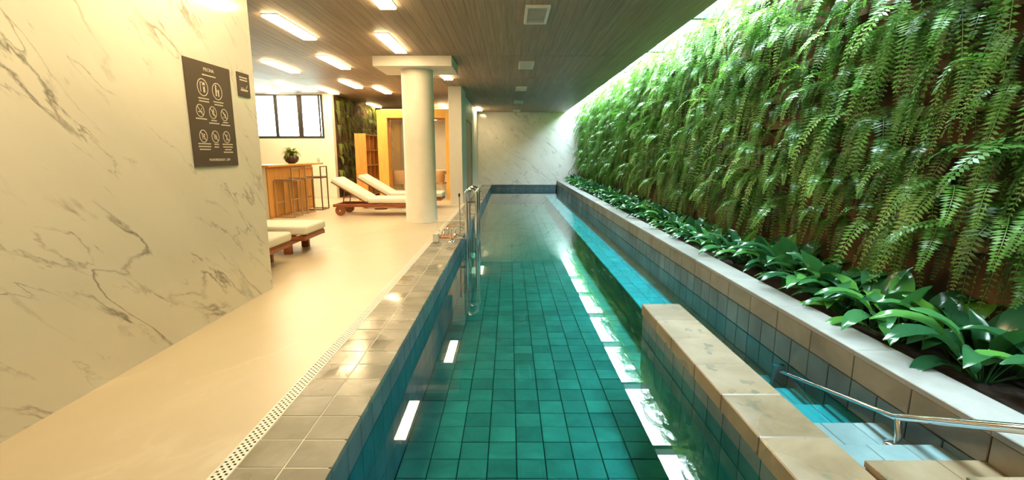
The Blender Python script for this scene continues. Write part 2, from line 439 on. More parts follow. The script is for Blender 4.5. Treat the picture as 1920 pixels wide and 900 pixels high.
# ceiling: slab plus wood planks
cl = struct('ceiling', MB().box(-9.5, XC, -2, YB, ZC + .012, ZC + .30), 'ceiling_slab', 'dark wood plank ceiling over pool and lounge', 'ceiling')
pw = .118; seams = [-2, 8.75, 11.3, 15.0, YB]
nx = int((XC + 9.5) / pw)
for j in range(4):
    L = seams[j + 1] - seams[j] - .012
    me = MB().box(0, pw - .0025, 0, L, 0, .014).mesh('plank', 'ceiling_wood')
    lo = 72 if j < 3 else 42
    for i in range(lo if j < 3 else 64):
        x = XC - (i + 1) * pw
        put('plank', me, cl, (x, seams[j] + .006, ZC))
    if j < 3:
        x1 = XC - 72 * pw
        MB().box(-9.5, x1, seams[j] + .006, seams[j] + .006 + L, ZC, ZC + .014).build('plank_field', 'ceiling_wood', cl)['kind'] = 'stuff'

# skylight: glass panes on beams over the planted strip
sk = thing('skylight', 'glazed skylight strip along the top of the fern wall', 'skylight', (2.69, 9.15, 3.30))
def sk_part(mb, name, mat): return mb.xform(Matrix.Translation((-2.69, -9.15, -3.30))).build(name, mat, sk)
ys = [-1.8 + 2.27 * k for k in range(11)]
for y in ys:
    sk_part(MB().box(XC, XG, y - .05, y + .05, 3.19, 3.30), 'beam', 'skylight_metal')
for a, b in zip(ys[:-1], ys[1:]):
    sk_part(MB().box(XC, XG, a + .052, b - .052, 3.30, 3.312), 'pane', 'glass')
struct('trim_1', MB().box(XC, XG, -2, -1.86, 3.19, 3.32).box(XC, XG, 20.95, 21, 3.19, 3.32), 'ceiling_slab')

# ------------------------------------------------------------------ pool
pool = struct('pool_basin', MB().box(XL - .012, XR + .0, YN, YF, ZF - .25, ZF - .012), 'grout', 'tiled floor of the long pool', 'pool')
T = .2
tmesh = [MB().tile(0.003, T - .003, .003, T - .003, -.012, dz, .003).mesh('tile', 'pool_tile') for dz in (0.0, .0015, .003)]
ncol = 14; x0 = XL
row0 = 2.3
nparts = 0
stuff = MB()
r = 0
y = YN
while y < YF - .01:
    for cidx in range(ncol):
        xa = x0 + cidx * T; xb = min(xa + T, XR)
        if 2.2 <= y < 6.35 and xb - xa > .19 and nparts < 299:
            put('tile', random.choice(tmesh), pool, (xa, y, ZF)); nparts += 1
        else:
            stuff.tile(xa + .003, xb - .003, y + .003, min(y + T, YF) - .003, ZF - .012, ZF + random.choice((0, .0015, .003)))
    y += T
st = stuff.build('far_tiles', 'pool_tile', pool); st['kind'] = 'stuff'
# pool walls: a tile row above the water, rows below it
pl = struct('wall_pool_left', MB().box(XL - .10, XL - .012, YN, YF, ZF - .2, -.03), 'grout', 'dark slate tiled pool wall on the deck side', 'wall')
me = MB().tile(0, T - .006, -.10, .10 - .006, 0, .012).xform(Matrix.Rotation(R(90), 4, 'Y')).mesh('wall_tile', 'pool_wall_tile')
def face_tiles(parent, x, side, za, zb, mat, n0=0, name='wall_tile', wid=T):
    h = zb - za
    mb = MB().add([], [])
    mb.tile(-(wid / 2 - .003), wid / 2 - .003, -(h / 2 - .003), h / 2 - .003, 0, .012)
    # tile's top normal to +x (side=1) or -x (side=-1); local x -> world y, local y -> world z
    m = Matrix(((0, 0, side, 0), (side, 0, 0, 0), (0, 1, 0, 0), (0, 0, 0, 1)))
    if side < 0: m = Matrix(((0, 0, -1, 0), (-1, 0, 0, 0), (0, 1, 0, 0), (0, 0, 0, 1)))
    me = mb.xform(m).mesh(name, mat)
    k = 0; y = YN
    while y + wid <= YF + .01:
        put(name, me, parent, (x - .012 * side, y + wid / 2, (za + zb) / 2)); y += wid; k += 1
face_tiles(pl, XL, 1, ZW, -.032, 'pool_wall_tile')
lo = MB()
y = YN
def wt(mb, x, side, y, za, zb):
    mb.box(min(x, x - .012 * side), max(x, x - .012 * side), y + .003, y + T - .003, za + .003, zb - .003)
while y < YF - .05:
    for k in range(3): wt(lo, XL, 1, y, ZW - .2 * (k + 1), ZW - .2 * k)
    y += T
lo.build('lower_tiles', 'pool_wall_tile', pl)['kind'] = 'stuff'
# far end and near end walls
pe = struct('wall_pool_end', MB().box(XL - .4, XR, YF + .012, YB, ZF - .2, -.03), 'grout', 'dark slate wall and kerb at the far pool end', 'wall')
for k in range(14):
    xa = XL + k * T; xb = min(xa + T, XR)
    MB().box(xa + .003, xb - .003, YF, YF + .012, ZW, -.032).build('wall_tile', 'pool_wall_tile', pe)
    MB().tile(xa + .003, xb - .003, YF - .01, YB, -.03, 0).build('kerb_tile', 'pool_wall_tile', pe)
    for q in range(3): pass
mb = MB()
for k in range(14):
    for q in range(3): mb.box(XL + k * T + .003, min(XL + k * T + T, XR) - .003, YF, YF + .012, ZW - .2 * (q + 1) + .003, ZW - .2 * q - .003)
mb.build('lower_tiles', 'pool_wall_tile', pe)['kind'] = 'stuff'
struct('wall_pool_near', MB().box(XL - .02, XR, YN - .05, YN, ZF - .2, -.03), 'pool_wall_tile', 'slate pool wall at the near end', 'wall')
tag(MB().box(XL - .02, XR + .24, -2, YN + .01, -.03, 0).build('near_deck', 'deck_stone'), 'cream stone deck at the near end of the pool', 'floor', kind='structure')
# water
wv = [(XL - .005, YN - .005, ZW), (XR + .005, YN - .005, ZW), (XR + .005, YF + .005, ZW), (XL - .005, YF + .005, ZW)]
struct('pool_water', MB().add(wv, [(0, 1, 2, 3)]), 'water', 'still clear teal water filling the long pool', 'water')

# coping tiles along the deck side
cp = struct('pool_coping', MB().box(XL - .40, XL - .01, YN - 1, YB, -.032, -.0015), 'grout_light', 'grey green stone coping along the deck edge of the pool', 'coping')
cme = [MB().tile(.003, T - .003, .003, T - .003, -.03, dz, .0015).mesh('coping_tile', 'coping_stone') for dz in (0, .001)]
ce = [MB().tile(.003, T + .004, .003, T - .003, -.032, dz, .002).mesh('coping_tile', 'coping_stone') for dz in (0, .001)]
for j in range(98):
    y = .6 + j * T
    if y + T > YB + .02: break
    put('coping_tile', random.choice(cme), cp, (XL - .4, y, 0)); put('coping_tile', random.choice(ce), cp, (XL - .2, y, 0))
# drain
dr = thing('floor_drain', 'white perforated linear drain between deck and coping', 'drain', (XL - .44, .6, 0))
seg = MB(); p = .016; rows = 4
w = .078; m0 = (w - rows * p) / 2
def cell(x, y, a, h):
    seg.add([(x, y, 0), (x + a, y, 0), (x + a, y + a, 0), (x, y + a, 0), (x + h, y + h, 0), (x + a - h, y + h, 0), (x + a - h, y + a - h, 0), (x + h, y + a - h, 0)],
            [(0, 1, 5, 4), (1, 2, 6, 5), (2, 3, 7, 6), (3, 0, 4, 7)])
nl = 32
for i in range(rows):
    for j in range(nl):
        if (i + j) % 2: cell(-w / 2 + m0 + i * p, j * p, p, .0025)
        else: seg.add([(-w / 2 + m0 + i * p, j * p, 0), (-w / 2 + m0 + i * p + p, j * p, 0), (-w / 2 + m0 + i * p + p, j * p + p, 0), (-w / 2 + m0 + i * p, j * p + p, 0)], [(0, 1, 2, 3)])
Ls = nl * p
for a, b in ((-w / 2, -w / 2 + m0), (w / 2 - m0, w / 2)):
    seg.box(a, b, 0, Ls - .002, -.01, .0015)
sme = seg.mesh('grate', 'drain_white')
k = 0
while k * Ls < 19.2:
    put('grate', sme, dr, (0, k * Ls, -.001)); k += 1
MB().box(-.038, .038, 0, 19.6, -.058, -.05).build('channel', 'channel_dark', dr)

# planter parapet
pp = struct('planter_parapet', MB().box(XR + .012, XR + .235, .2, YB, ZF - .2, PT - .03), 'grout', 'pale stone parapet between pool and fern planter', 'parapet')
yy = .2
cap_len = .8
cme = [MB().tile(0, .245, .002, cap_len - .002, -.03, d, .004).mesh('cap_slab', 'parapet_stone') for d in (0, .0008)]
while yy < YB - .1:
    L = min(cap_len, YB - yy)
    if L < cap_len - .01: MB().tile(0, .245, .002, L - .002, -.03, 0, .004).build('cap_slab', 'parapet_stone', pp, (XR - .004, yy, PT))
    else: put('cap_slab', random.choice(cme), pp, (XR - .004, yy, PT))
    yy += cap_len
face_tiles(pp, XR, -1, .002, PT - .032, 'parapet_band', wid=.4)
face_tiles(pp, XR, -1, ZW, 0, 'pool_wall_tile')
lo = MB(); y = YN
while y < YF - .05:
    for k in range(3): wt(lo, XR, -1, y, ZW - .2 * (k + 1), ZW - .2 * k)
    y += T
lo.build('lower_tiles', 'pool_wall_tile', pp)['kind'] = 'stuff'

# divider between swimming lane and steps
DX0, DX1, DY = 1.163, 1.495, 4.02
dv = struct('pool_divider', MB().box(DX0 + .02, DX1 - .02, .3, DY - .02, ZF, -.10), 'pool_wall_tile', 'low stone divider wall between pool and steps', 'divider')
ly = DY; i = 0
lens = [.42, .36, .44, .38, .40, .36, .42, .5, .4]
for L in lens:
    a = max(ly - L, .3)
    MB().cbox(DX0, DX1, a + .0015, ly - .0015, -.10, 0, .006).build('cap_stone', 'divider_stone', dv)
    ly = a
    if ly <= .31: break
mb_n = 0
for L0 in [DY - .02 - .2 * k for k in range(1, 18)]:
    MB().box(DX0 + .008, DX0 + .02, L0 + .003, L0 + .197, ZW - .1, -.102).build('side_tile', 'pool_wall_tile', dv)
    MB().box(DX0 + .008, DX0 + .02, L0 + .003, L0 + .197, ZF + .2, ZW - .106).build('side_tile', 'pool_wall_tile', dv)
# steps
stp = thing('pool_steps', 'stone tiled steps going down into the pool beside the parapet', 'steps', (1.75, 1.2, 0))
stepz = [(.03, 1.5, 1.81), (-.037, 1.81, 2.02), (-.12, 2.02, 2.34), (-.205, 2.34, 2.68), (-.28, 2.68, 3.03), (-.345, 3.03, 3.36), (-.41, 3.36, 3.70), (-.48, 3.70, 4.0), (.19, .9, 1.49), (.35, -.5, 1.1)]
for (z, ya, yb) in stepz:
    dry = z > 0
    core = MB().box(DX1 + .002, XR - .001, max(ya - .3, -.4) if not dry else ya, yb - .01, ZF, z - .026)
    sd = core.xform(Matrix.Translation((-1.75, -1.2, 0))).build('step', 'divider_stone' if dry else 'pool_tile', stp)
    wds = [0, .30, .505] if dry else [0, .17, .34, .505]
    if z == .19: wds = [.10, .40, .505]
    for a, b in zip(wds[:-1], wds[1:]):
        t_ = MB().tile(DX1 + a + .0015, DX1 + b - .0015, ya + .0015, yb, z - .03, z, .003)
        t_.xform(Matrix.Translation((-1.75, -1.2, 0))).build('tread_tile', 'divider_stone' if dry else 'step_tile', sd)

# added ledge along the parapet, standing in for the bright refracted pool floor
le = struct('added_ledge', MB().box(1.50, XR, 4.0, YF, ZF, -.45), 'grout', 'added tiled ledge under water along the parapet, for the bright cyan band', 'ledge')
lt = [MB().tile(.002, .165, .003, T - .003, -.02, d, .003).mesh('added_ledge_tile', 'added_ledge_tile') for d in (0, .001)]
for j in range(80):
    for q in range(3): put('added_ledge_tile', random.choice(lt), le, (1.50 + q * .1667, 4.0 + j * T, -.43))
# planter soil
struct('planter_soil', MB().box(XR + .235, XG, -2, YB, -.3, .07), 'soil', 'dark planting soil in the planter', 'soil')

# ------------------------------------------------------------------ ceiling lights and vents
def light_proto():
    t = thing('ceiling_light', 'x', 'light', (0, 0, ZC), 0, 'rectangular ceiling lights')
    fr = MB(); w, l = .10, .62
    fr.box(-w, w, -l, l, -.012, 0)
    fr.build('housing', 'lamp_body', t)
    MB().cbox(-w + .006, w - .006, -l + .006, l - .006, -.036, -.0121, .005).build('diffuser', 'lamp_glow', t)
    return t
lp = light_proto()
lights = [(-1.40, 5.28, 'rectangular ceiling light cut off by the top edge of the picture'),
          (-1.80, 7.74, 'ceiling light just in front of the round column cap'),
          (-2.92, 6.80, 'long ceiling light nearest the marble wall corner'),
          (-3.24, 9.29, 'ceiling light left of the column cap, above the loungers'),
          (-4.43, 9.73, 'ceiling light above the near end of the bar'),
          (-5.49, 12.40, 'ceiling light above the middle of the window'),
          (-6.55, 13.2, 'ceiling light touching the top left of the window'),
          (-3.86, 12.12, 'ceiling light between the column and the planted side wall, nearer of two'),
          (-4.87, 13.3, 'ceiling light in front of the right window jamb'),
          (-3.38, 13.2, 'ceiling light close left of the column shaft'),
          (-4.74, 17.3, 'small far ceiling light above the bookshelf and dim planted wall'),
          (-1.38, 10.69, 'ceiling light right of the column under its cap'),
          (-2.35, 17.7, 'far ceiling light between column and square pillar, above the portal beam'),
          (-1.16, 18.7, 'farthest ceiling light beside the marble end wall'),
          (-2.6, 16.3, 'unseen ceiling light added inside the wood framed room to brighten it'),  # added lamp, brightens the framed room
          (-1.42, 1.6, 'ceiling light above the near deck behind the picture edge'),
          (-1.80, 3.3, 'ceiling light above the marble wall and deck, out of the picture top')]
for i, (x, y, lab) in enumerate(lights):
    o = lp if i == 0 else copy_tree(lp)
    o.location = (x, y, ZC if 'inside' not in lab else 2.46); o['label'] = lab
def vent_proto():
    t = thing('ceiling_vent', 'x', 'vent', (0, 0, ZC), 0, 'square ceiling vents in a row')
    w, l = .145, .36
    f = MB(); e = .035
    f.box(-w, -w + e, -l, l, -.03, 0); f.box(w - e, w, -l, l, -.03, 0); f.box(-w + e, w - e, -l, -l + e, -.03, 0); f.box(-w + e, w - e, l - e, l, -.03, 0)
    f.build('frame', 'vent_white', t)
    MB().box(-w + e, w - e, -l + e, l - e, -.004, 0).build('backing', 'vent_dark', t)
    sm = MB().box(-w + e, w - e, -.02, .02, -.003, .003).xform(Matrix.Rotation(R(25), 4, 'X')).mesh('slat', 'vent_white')
    n = 15
    for k in range(n): put('slat', sm, t, (0, -l + e + (k + .5) * (2 * l - 2 * e) / n, -.016))
    return t
vp = vent_proto()
for i, (y, lab) in enumerate([(6.2, 'largest square white ceiling vent, nearest over the pool'), (9.56, 'second white ceiling vent from the viewpoint, over the pool'), (12.94, 'third white ceiling vent, middle of the row over the pool'), (16.2, 'fourth small white ceiling vent, next to last of the row'), (19.5, 'farthest tiny ceiling vent, close to the marble end wall')]):
    o = vp if i == 0 else copy_tree(vp)
    o.location = (.33 - .01 * i, y, ZC); o['label'] = lab

# ------------------------------------------------------------------ round column and square pillar
CX, CYY = -1.70, 9.2
col = thing('round_column', 'cream round column with a flat square cap beside the loungers', 'column', (CX, CYY, 0))
MB().lathe([(.305, 0), (.305, .03), (.296, .035), (.293, 1.5), (.293, 2.80)], n=48).build('shaft', 'column_paint', col)
MB().cbox(-.68, .70, -.50, .50, 2.795, ZC - .001, .006).build('cap', 'column_paint', col)
pil = thing('square_pillar', 'plain off-white square pillar at the pool edge behind the column', 'pillar', (-1.38, 12.9, 0))
MB().cbox(-.165, .165, -.40, .80, 0, ZC - .001, .006).build('shaft', 'pillar_paint', pil)
MB().box(-.17, .17, -.41, .81, 0, .03).build('plinth', 'column_paint', pil)

# ------------------------------------------------------------------ signs on the marble wall
def txt(s, size, y, z, parent, name='lettering', align='CENTER'):
    cu = bpy.data.curves.new(name, 'FONT'); cu.body = s; cu.size = size; cu.align_x = align; cu.extrude = .0006; cu.resolution_u = 2
    o = bpy.data.objects.new(name, cu); C.objects.link(o)
    bpy.context.view_layer.update()
    me = bpy.data.meshes.new_from_object(o.evaluated_get(bpy.context.evaluated_depsgraph_get()))
    bpy.data.objects.remove(o)
    me.materials.clear(); me.materials.append(M['sign_ink'])
    q = put(name, me, parent, (.0098, y, z)); q.rotation_euler = (R(90), 0, R(90))
    return q
def ring(mb, y, z, r, t=.006, n=28):
    v = []; f = []
    for rr in (r - t / 2, r + t / 2):
        for x in (0, .0012):
            for k in range(n):
                a = 2 * math.pi * k / n; v.append((x, y + rr * math.cos(a), z + rr * math.sin(a)))
    for k in range(n):
        k2 = (k + 1) % n
        f += [(n + k, 3 * n + k, 3 * n + k2, n + k2), (2 * n + k, 2 * n + k2, 3 * n + k2, 3 * n + k), (k2, k, n + k, n + k2)]
    mb.add(v, f)
def bar(mb, y0, z0, y1, z1, t):
    d = Vector((0, y1 - y0, z1 - z0)).normalized(); nrm = Vector((0, -d.z, d.y)) * t / 2
    a, b = Vector((0, y0, z0)), Vector((0, y1, z1)); X = Vector((.0012, 0, 0))
    P = [a - nrm, b - nrm, b + nrm, a + nrm]
    mb.add([*P, *[p + X for p in P]], [(3, 2, 1, 0), (4, 5, 6, 7), (0, 1, 5, 4), (1, 2, 6, 5), (2, 3, 7, 6), (3, 0, 4, 7)])
def blob(mb, y, z, r, n=10):
    mb.add([(.0012, y + r * math.cos(2 * math.pi * k / n), z + r * math.sin(2 * math.pi * k / n)) for k in range(n)], [tuple(range(n))])
sg = thing('rules_sign', 'large dark brown pool rules board with white pictograms', 'sign', (XM, 3.835, 1.59))
MB().cbox(.001, .009, -.285, .285, -.39, .39, .001).build('board', 'sign_board', sg)
txt('PISCINA', .036, 0.0, .325, sg)
def dash(lines, y, z, dz=.021, h=.0085):
    mb = MB()
    for k, L in enumerate(lines):
        # row of small word-like strokes (print too small to read)
        x = -L / 2
        while x < L / 2 - .004:
            w_ = min(random.uniform(.014, .034), L / 2 - x); bar(mb, y + x, z - k * dz, y + x + w_, z - k * dz, h); x += w_ + .004
    return mb.build('small_print', 'sign_ink', sg, (.009, 0, 0))
dash([.17], 0.0, .295)
def icon(y, z, r, kind):
    mb = MB(); ring(mb, y, z, r, .0062 if r > .05 else .0055)
    if kind == 'shower':
        blob(mb, y + .012, z + .022, .017); bar(mb, y - .026, z + .036, y - .026, z - .034, .006); bar(mb, y - .026, z + .036, y - .004, z + .036, .006)
        bar(mb, y + .012, z + .02, y + .016, z - .036, .020)
    elif kind == 'adult':
        blob(mb, y - .016, z + .040, .010); bar(mb, y - .016, z + .03, y - .016, z - .036, .016)
        blob(mb, y + .016, z + .008, .009); bar(mb, y + .016, z, y + .016, z - .038, .014); bar(mb, y - .01, z + .012, y + .012, z - .008, .006)
    else:
        s = r * .72; bar(mb, y - s, z + s, y + s, z - s, .006)
        if kind == 'smoke': bar(mb, y - .024, z - .008, y + .022, z - .008, .008); bar(mb, y + .014, z + .004, y + .020, z + .018, .005)
        if kind == 'run': blob(mb, y + .006, z + .022, .007); bar(mb, y + .004, z + .016, y - .006, z - .006, .010); bar(mb, y - .006, z - .006, y + .012, z - .024, .006); bar(mb, y + .004, z + .010, y + .02, z + .004, .005)
        if kind == 'dive': blob(mb, y - .008, z + .014, .007); bar(mb, y - .004, z + .010, y + .018, z - .006, .009); bar(mb, y - .024, z - .02, y + .024, z - .02, .005)
        if kind == 'food': bar(mb, y - .010, z + .022, y - .010, z - .024, .007); bar(mb, y + .012, z + .020, y + .012, z - .024, .006); bar(mb, y + .004, z + .012, y + .02, z + .012, .005)
        if kind == 'ball': ring(mb, y, z - .002, .015, .006); blob(mb, y, z, .006)
        if kind == 'glass': bar(mb, y, z - .022, y, z + .004, .006); bar(mb, y - .012, z + .02, y, z + .002, .006); bar(mb, y + .012, z + .02, y, z + .002, .006); bar(mb, y - .01, z - .024, y + .01, z - .024, .005)
    mb.build('pictogram', 'sign_ink', sg, (.009, 0, 0))
icon(-.095, .20, .062, 'shower'); icon(.085, .19, .062, 'adult')
dash([.13, .12], -.095, .118); dash([.13, .11], .088, .108)
icon(-.155, .025, .045, 'smoke'); icon(.0, .022, .045, 'run'); icon(.15, .015, .045, 'dive')
dash([.13], -.15, -.034); dash([.07, .13], .005, -.038); dash([.07, .12], .155, -.044)
icon(-.15, -.162, .045, 'food'); icon(.0, -.162, .045, 'ball'); icon(.15, -.160, .045, 'glass')
dash([.15, .15, .13], -.145, -.218); dash([.06, .06], .005, -.220); dash([.14, .13, .09, .13], .155, -.218)
txt('PROFUNDIDADE 1,20M', .027, .03, -.349, sg)
s2 = thing('smoking_sign', 'small dark square sign beside the large pool rules board', 'sign', (XM, 4.325, 1.885))
MB().cbox(.001, .009, -.095, .095, -.10, .10, .001).build('board', 'sign_board', s2)
sg_keep = sg; sg = s2
dash([.13, .12], .0, .060, .022, .010)
mb = MB(); bar(mb, -.055, -.045, .035, -.045, .016); bar(mb, .04, -.045, .055, -.045, .016); bar(mb, .03, -.03, .055, .0, .006); bar(mb, -.05, -.028, .0, -.028, .005)
mb.build('pictogram', 'sign_ink', s2, (.009, 0, 0))

# ------------------------------------------------------------------ loungers
def rbox(hx, hy, hz, r=.03, seg=3):
    # soft cushion: a rounded slab centred on the origin
    mb = MB(); prof = []
    for k in range(seg + 1):
        a = math.pi / 2 * k / seg; prof.append((r * (1 - math.sin(a)), -hz + r * (1 - math.cos(a))))
    prof = [(i, z) for i, z in prof]
    prof2 = [(i, -z) for i, z in reversed(prof)]
    rings = []
    for inset, z in prof + prof2:
        X, Y = hx - inset, hy - inset; c = .03; pts = []
        for (sx, sy, a0) in ((1, 1, 0), (-1, 1, 90), (-1, -1, 180), (1, -1, 270)):
            for q in range(3):
                a = R(a0 + 45 * q); pts.append((sx * (X - c) + c * math.cos(a), sy * (Y - c) + c * math.sin(a), z))
        rings.append(pts)
    n = 12; v = [p for g in rings for p in g]; f = []
    for i in range(len(rings) - 1):
        for k in range(n): f.append((i * n + k, i * n + (k + 1) % n, (i + 1) * n + (k + 1) % n, (i + 1) * n + k))
    mb.add(v, f, True)
    mb.add(rings[0], [tuple(reversed(range(n)))]); mb.add(rings[-1], [tuple(range(n))])
    return mb
def lounger(ang):
    t = thing('sun_lounger', 'x', 'sun lounger', (0, 0, 0), 0, 'teak sun loungers with cream cushions')
    for s in (-1, 1):
        MB().cbox(-1.0, .97, s * .31 - .022, s * .31 + .022, .185, .245, .005).build('side_rail', 'teak', t)
        w_ = MB().tube([(-.86, s * .285 - .025, .105), (-.86, s * .285 + .025, .105)], .105, 20).build('wheel', 'teak', t)
        MB().tube([(-.86, s * .315 - .006, .105), (-.86, s * .315 + .006, .105)], .022, 10).build('hub', 'steel_brushed', w_)
        MB().cbox(.66, .76, s * .27 - .03, s * .27 + .03, 0, .19, .005).build('leg', 'teak', t)
    MB().tube([(-.86, -.26, .105), (-.86, .26, .105)], .012, 8).build('axle', 'steel_brushed', t)
    MB().cbox(.67, .75, -.24, .24, .12, .175, .004).build('cross_bar', 'teak', t)
    sl = MB().cbox(-.035, .035, -.288, .288, -.009, .009, .003).mesh('slat', 'teak')
    for k in range(9): put('slat', sl, t, (-.22 + k * .145, 0, .252))
    for x in (-.98, .95): MB().cbox(x - .02, x + .02, -.288, .288, .19, .24, .004).build('end_rail', 'teak', t)
    L = 1.26
    rbox(L / 2, .335, .055).build('seat_cushion', 'cushion', t, (-.27 + L / 2, 0, .318))
    hg = Vector((-.30, 0, .255)); lb = .86
    b = MB().cbox(-lb, 0, -.285, .285, 0, .022, .004).build('back_frame', 'teak', t, hg); b.rotation_euler = (0, R(ang), 0)
    bc = rbox(lb / 2, .335, .05).build('back_cushion', 'cushion', t)
    m = Matrix.Rotation(R(ang), 4, 'Y')
    bc.location = hg + (m @ Vector((-lb / 2, 0, .076))); bc.rotation_euler = (0, R(ang), 0)
    pr = MB(); a0 = hg + m @ Vector((-.55, .22, 0)); pr.tube([a0, (-.82, .22, .24)], .012, 8)
    a1 = hg + m @ Vector((-.55, -.22, 0)); pr.tube([a1, (-.82, -.22, .24)], .012, 8)
    pr.build('back_support', 'teak', t)
    tr = MB(); tr.lathe([(.02, .13), (.13, .135), (.14, .15), (.13, .15)], 0.0, -.28, 20)
    tr.build('side_tray', 'teak', t)
    return t
lg = lounger(31)
spots = [(-2.72, 10.35, 'teak wheeled lounger with raised back, front one beside the round column'),
         (-2.60, 11.75, 'teak lounger with raised back, behind the front one by the column'),
         (-3.60, 6.38, 'lounger foot with cream cushion beside the marble wall, farther of two'),
         (-3.62, 5.36, 'lounger foot with cream cushion at the marble wall corner, nearer of two')]
for i, (x, y, lab) in enumerate(spots):
    o = lg if i == 0 else copy_tree(lg)
    o.location = (x, y, 0); o['label'] = lab

# ------------------------------------------------------------------ bar, stools, plant
br = thing('bar_counter', 'orange wood bar counter with a slim overhanging top', 'bar', (-4.9, 10.6, 0))
MB().box(.07, .10, -1.07, 1.11, 0, 1.03).build('front_panel', 'bar_wood', br)
MB().box(-.34, .07, -1.07, -1.04, 0, 1.03).build('end_panel', 'white_wall', br)
MB().box(-.34, .07, 1.08, 1.11, 0, 1.03).build('end_panel', 'bar_wood', br)
MB().box(.10, .106, -1.06, 1.10, 0, .05).build('kick_plate', 'shelf_wood', br)
MB().cbox(-.40, .18, -1.16, 1.65, 1.03, 1.07, .004).build('countertop', 'bar_wood', br)
def stool(mat):
    t = thing('bar_stool', 'x', 'stool', (0, 0, 0), 0, 'slim metal bar stools at the counter')
    r_ = .011
    for s in (-1, 1):
        y = s * .19
        for a, b, nm in (((-.18, y, 0), (-.18, y, .745), 'leg'), ((.18, y, 0), (.18, y, 1.0), 'leg'), ((-.18, y, .011), (.18, y, .011), 'sled_bar'), ((-.18, y, .745), (.18, y, .745), 'seat_rail')):
            MB().box(min(a[0], b[0]) - r_, max(a[0], b[0]) + r_, y - r_, y + r_, max(min(a[2], b[2]) - r_, 0), max(a[2], b[2]) + r_).build(nm, mat, t)
    for x, z, nm in ((.18, 1.0, 'back_bar'), (-.18, .30, 'foot_rest'), (.18, .745, 'cross_bar'), (-.18, .745, 'cross_bar'), (.18, .011, 'floor_bar')):
        MB().box(x - r_, x + r_, -.18, .18, z - r_ + (.0 if z > .02 else 0), z + r_).build(nm, mat, t)
    MB().cbox(-.185, .185, -.178, .178, .742, .772, .006).build('seat', 'stool_seat', t)
    return t
for i, (y, mat, lab) in enumerate([(9.92, 'stool_brass', 'nearest bar stool, pale brass frame, at the near end of the bar'), (10.58, 'stool_brass', 'middle bar stool, slim metal frame in front of the orange bar'), (11.24, 'stool_metal', 'farthest bar stool, dark metal frame standing out against the white wall')]):
    s_ = stool(mat); s_.location = (-4.59 if i < 2 else -4.52, y, 0); s_['label'] = lab
# potted plant
lf = MB()
def leaf_mesh(L=.1, Wd=.03, seg=5, droop=.4, fold=.25):
    mb = MB(); v = []; f = []
    for i in range(seg + 1):
        t = i / seg; w = Wd * math.sin(math.pi * min(1, (t * .93 + .07)) ** .8) * (1 - .1 * t)
        if i == seg: w = .001
        a = droop * t
        x = L * t * math.cos(a * .8); z = -L * t * math.sin(a) * .9 + L * .25 * math.sin(math.pi * t * .7)
        v += [(x, -w, z + fold * w), (x, 0, z), (x, w, z + fold * w)]
    for i in range(seg):
        o = i * 3; f += [(o, o + 3, o + 4, o + 1), (o + 1, o + 4, o + 5, o + 2)]
    mb.add(v, f, True); return mb
pt = thing('potted_plant', 'bushy green plant in a dark round bowl on the bar', 'plant', (-5.02, 11.15, 1.07))
MB().lathe([(.07, 0), (.13, .04), (.16, .11), (.15, .17), (.12, .20), (.11, .19), (.0, .18)], n=24, cap=False).build('bowl', 'bowl', pt)
bl = leaf_mesh(.17, .028, 4, .7).mesh('leaf', 'bush_leaf')
for k in range(70):
    a = random.uniform(0, 2 * math.pi); e = random.uniform(-10, 80)
    q = put('leaf', bl, pt, (.05 * math.cos(a), .05 * math.sin(a), .17 + random.uniform(0, .10)), (0, R(-e), a), random.uniform(.8, 1.35))
cu = thing('cup', 'small clear cup on the far end of the bar top', 'cup', (-4.80, 12.15, 1.07))
MB().lathe([(.03, 0), (.042, .09), (.042, .11), (.038, .11), (.036, .01)], n=16, cap=False).build('wall', 'acrylic', cu)
MB().lathe([(.029, .004), (.035, .05), (.0, .05)], n=16, cap=False).build('drink', 'cushion', cu)

# ------------------------------------------------------------------ bookshelf
bs = thing('bookshelf', 'orange wood open bookshelf beside the planted side wall', 'bookshelf', (-4.26, 14.55, 0))
MB().box(-.16, .16, -.65, -.62, 0, 1.86).build('side_panel', 'bar_wood', bs); MB().box(-.16, .16, .62, .65, 0, 1.86).build('side_panel', 'shelf_wood', bs)
MB().box(-.16, -.14, -.62, .62, 0, 1.86).build('back_panel', 'shelf_wood', bs)
for k in range(5): MB().box(-.14, .16, -.62, .62, .06 + k * .44, .085 + k * .44).build('shelf', 'shelf_wood', bs)
for y in (-.2, .21): MB().box(-.14, .15, y - .011, y + .011, .085, 1.82).build('divider', 'shelf_wood', bs)

# ------------------------------------------------------------------ wood framed room
YP, CXL, CXR, CH = 13.75, -3.72, -1.30, 2.50
pf = thing('portal_frame', 'golden wood portal frame of the room behind the column', 'frame', (-2.6, YP, 0))
def pfp(mb, name, mat): return mb.xform(Matrix.Translation((2.6, -YP, 0))).build(name, mat, pf)
pfp(MB().box(CXL, CXL + .28, YP, YP + .45, 0, CH - .22), 'post', 'golden_wood')
pfp(MB().box(-1.80, -1.47, YP, YP + .45, 0, CH - .22), 'post', 'golden_wood')
pfp(MB().box(CXL, -1.47, YP, YP + .45, CH - .22, CH), 'beam', 'golden_wood')
pfp(MB().box(CXL + .28, CXL + .32, YP + .2, YP + .26, 0, CH - .26), 'glass_stop', 'shelf_wood')
pfp(MB().box(CXL + .28, -1.72, YP + .2, YP + .26, CH - .26, CH - .22), 'glass_stop', 'shelf_wood')
rm = struct('wall_room_right', MB().box(-1.42, -1.30, 16.9, YB, 0, ZC), 'white_wall', 'cream wall beside the far pool corner', 'wall')
struct('ceiling_room', MB().box(CXL, -1.47, YP + .45, 18.2, CH - .04, CH + .06), 'white_wall', 'pale ceiling of the wood framed room', 'ceiling')
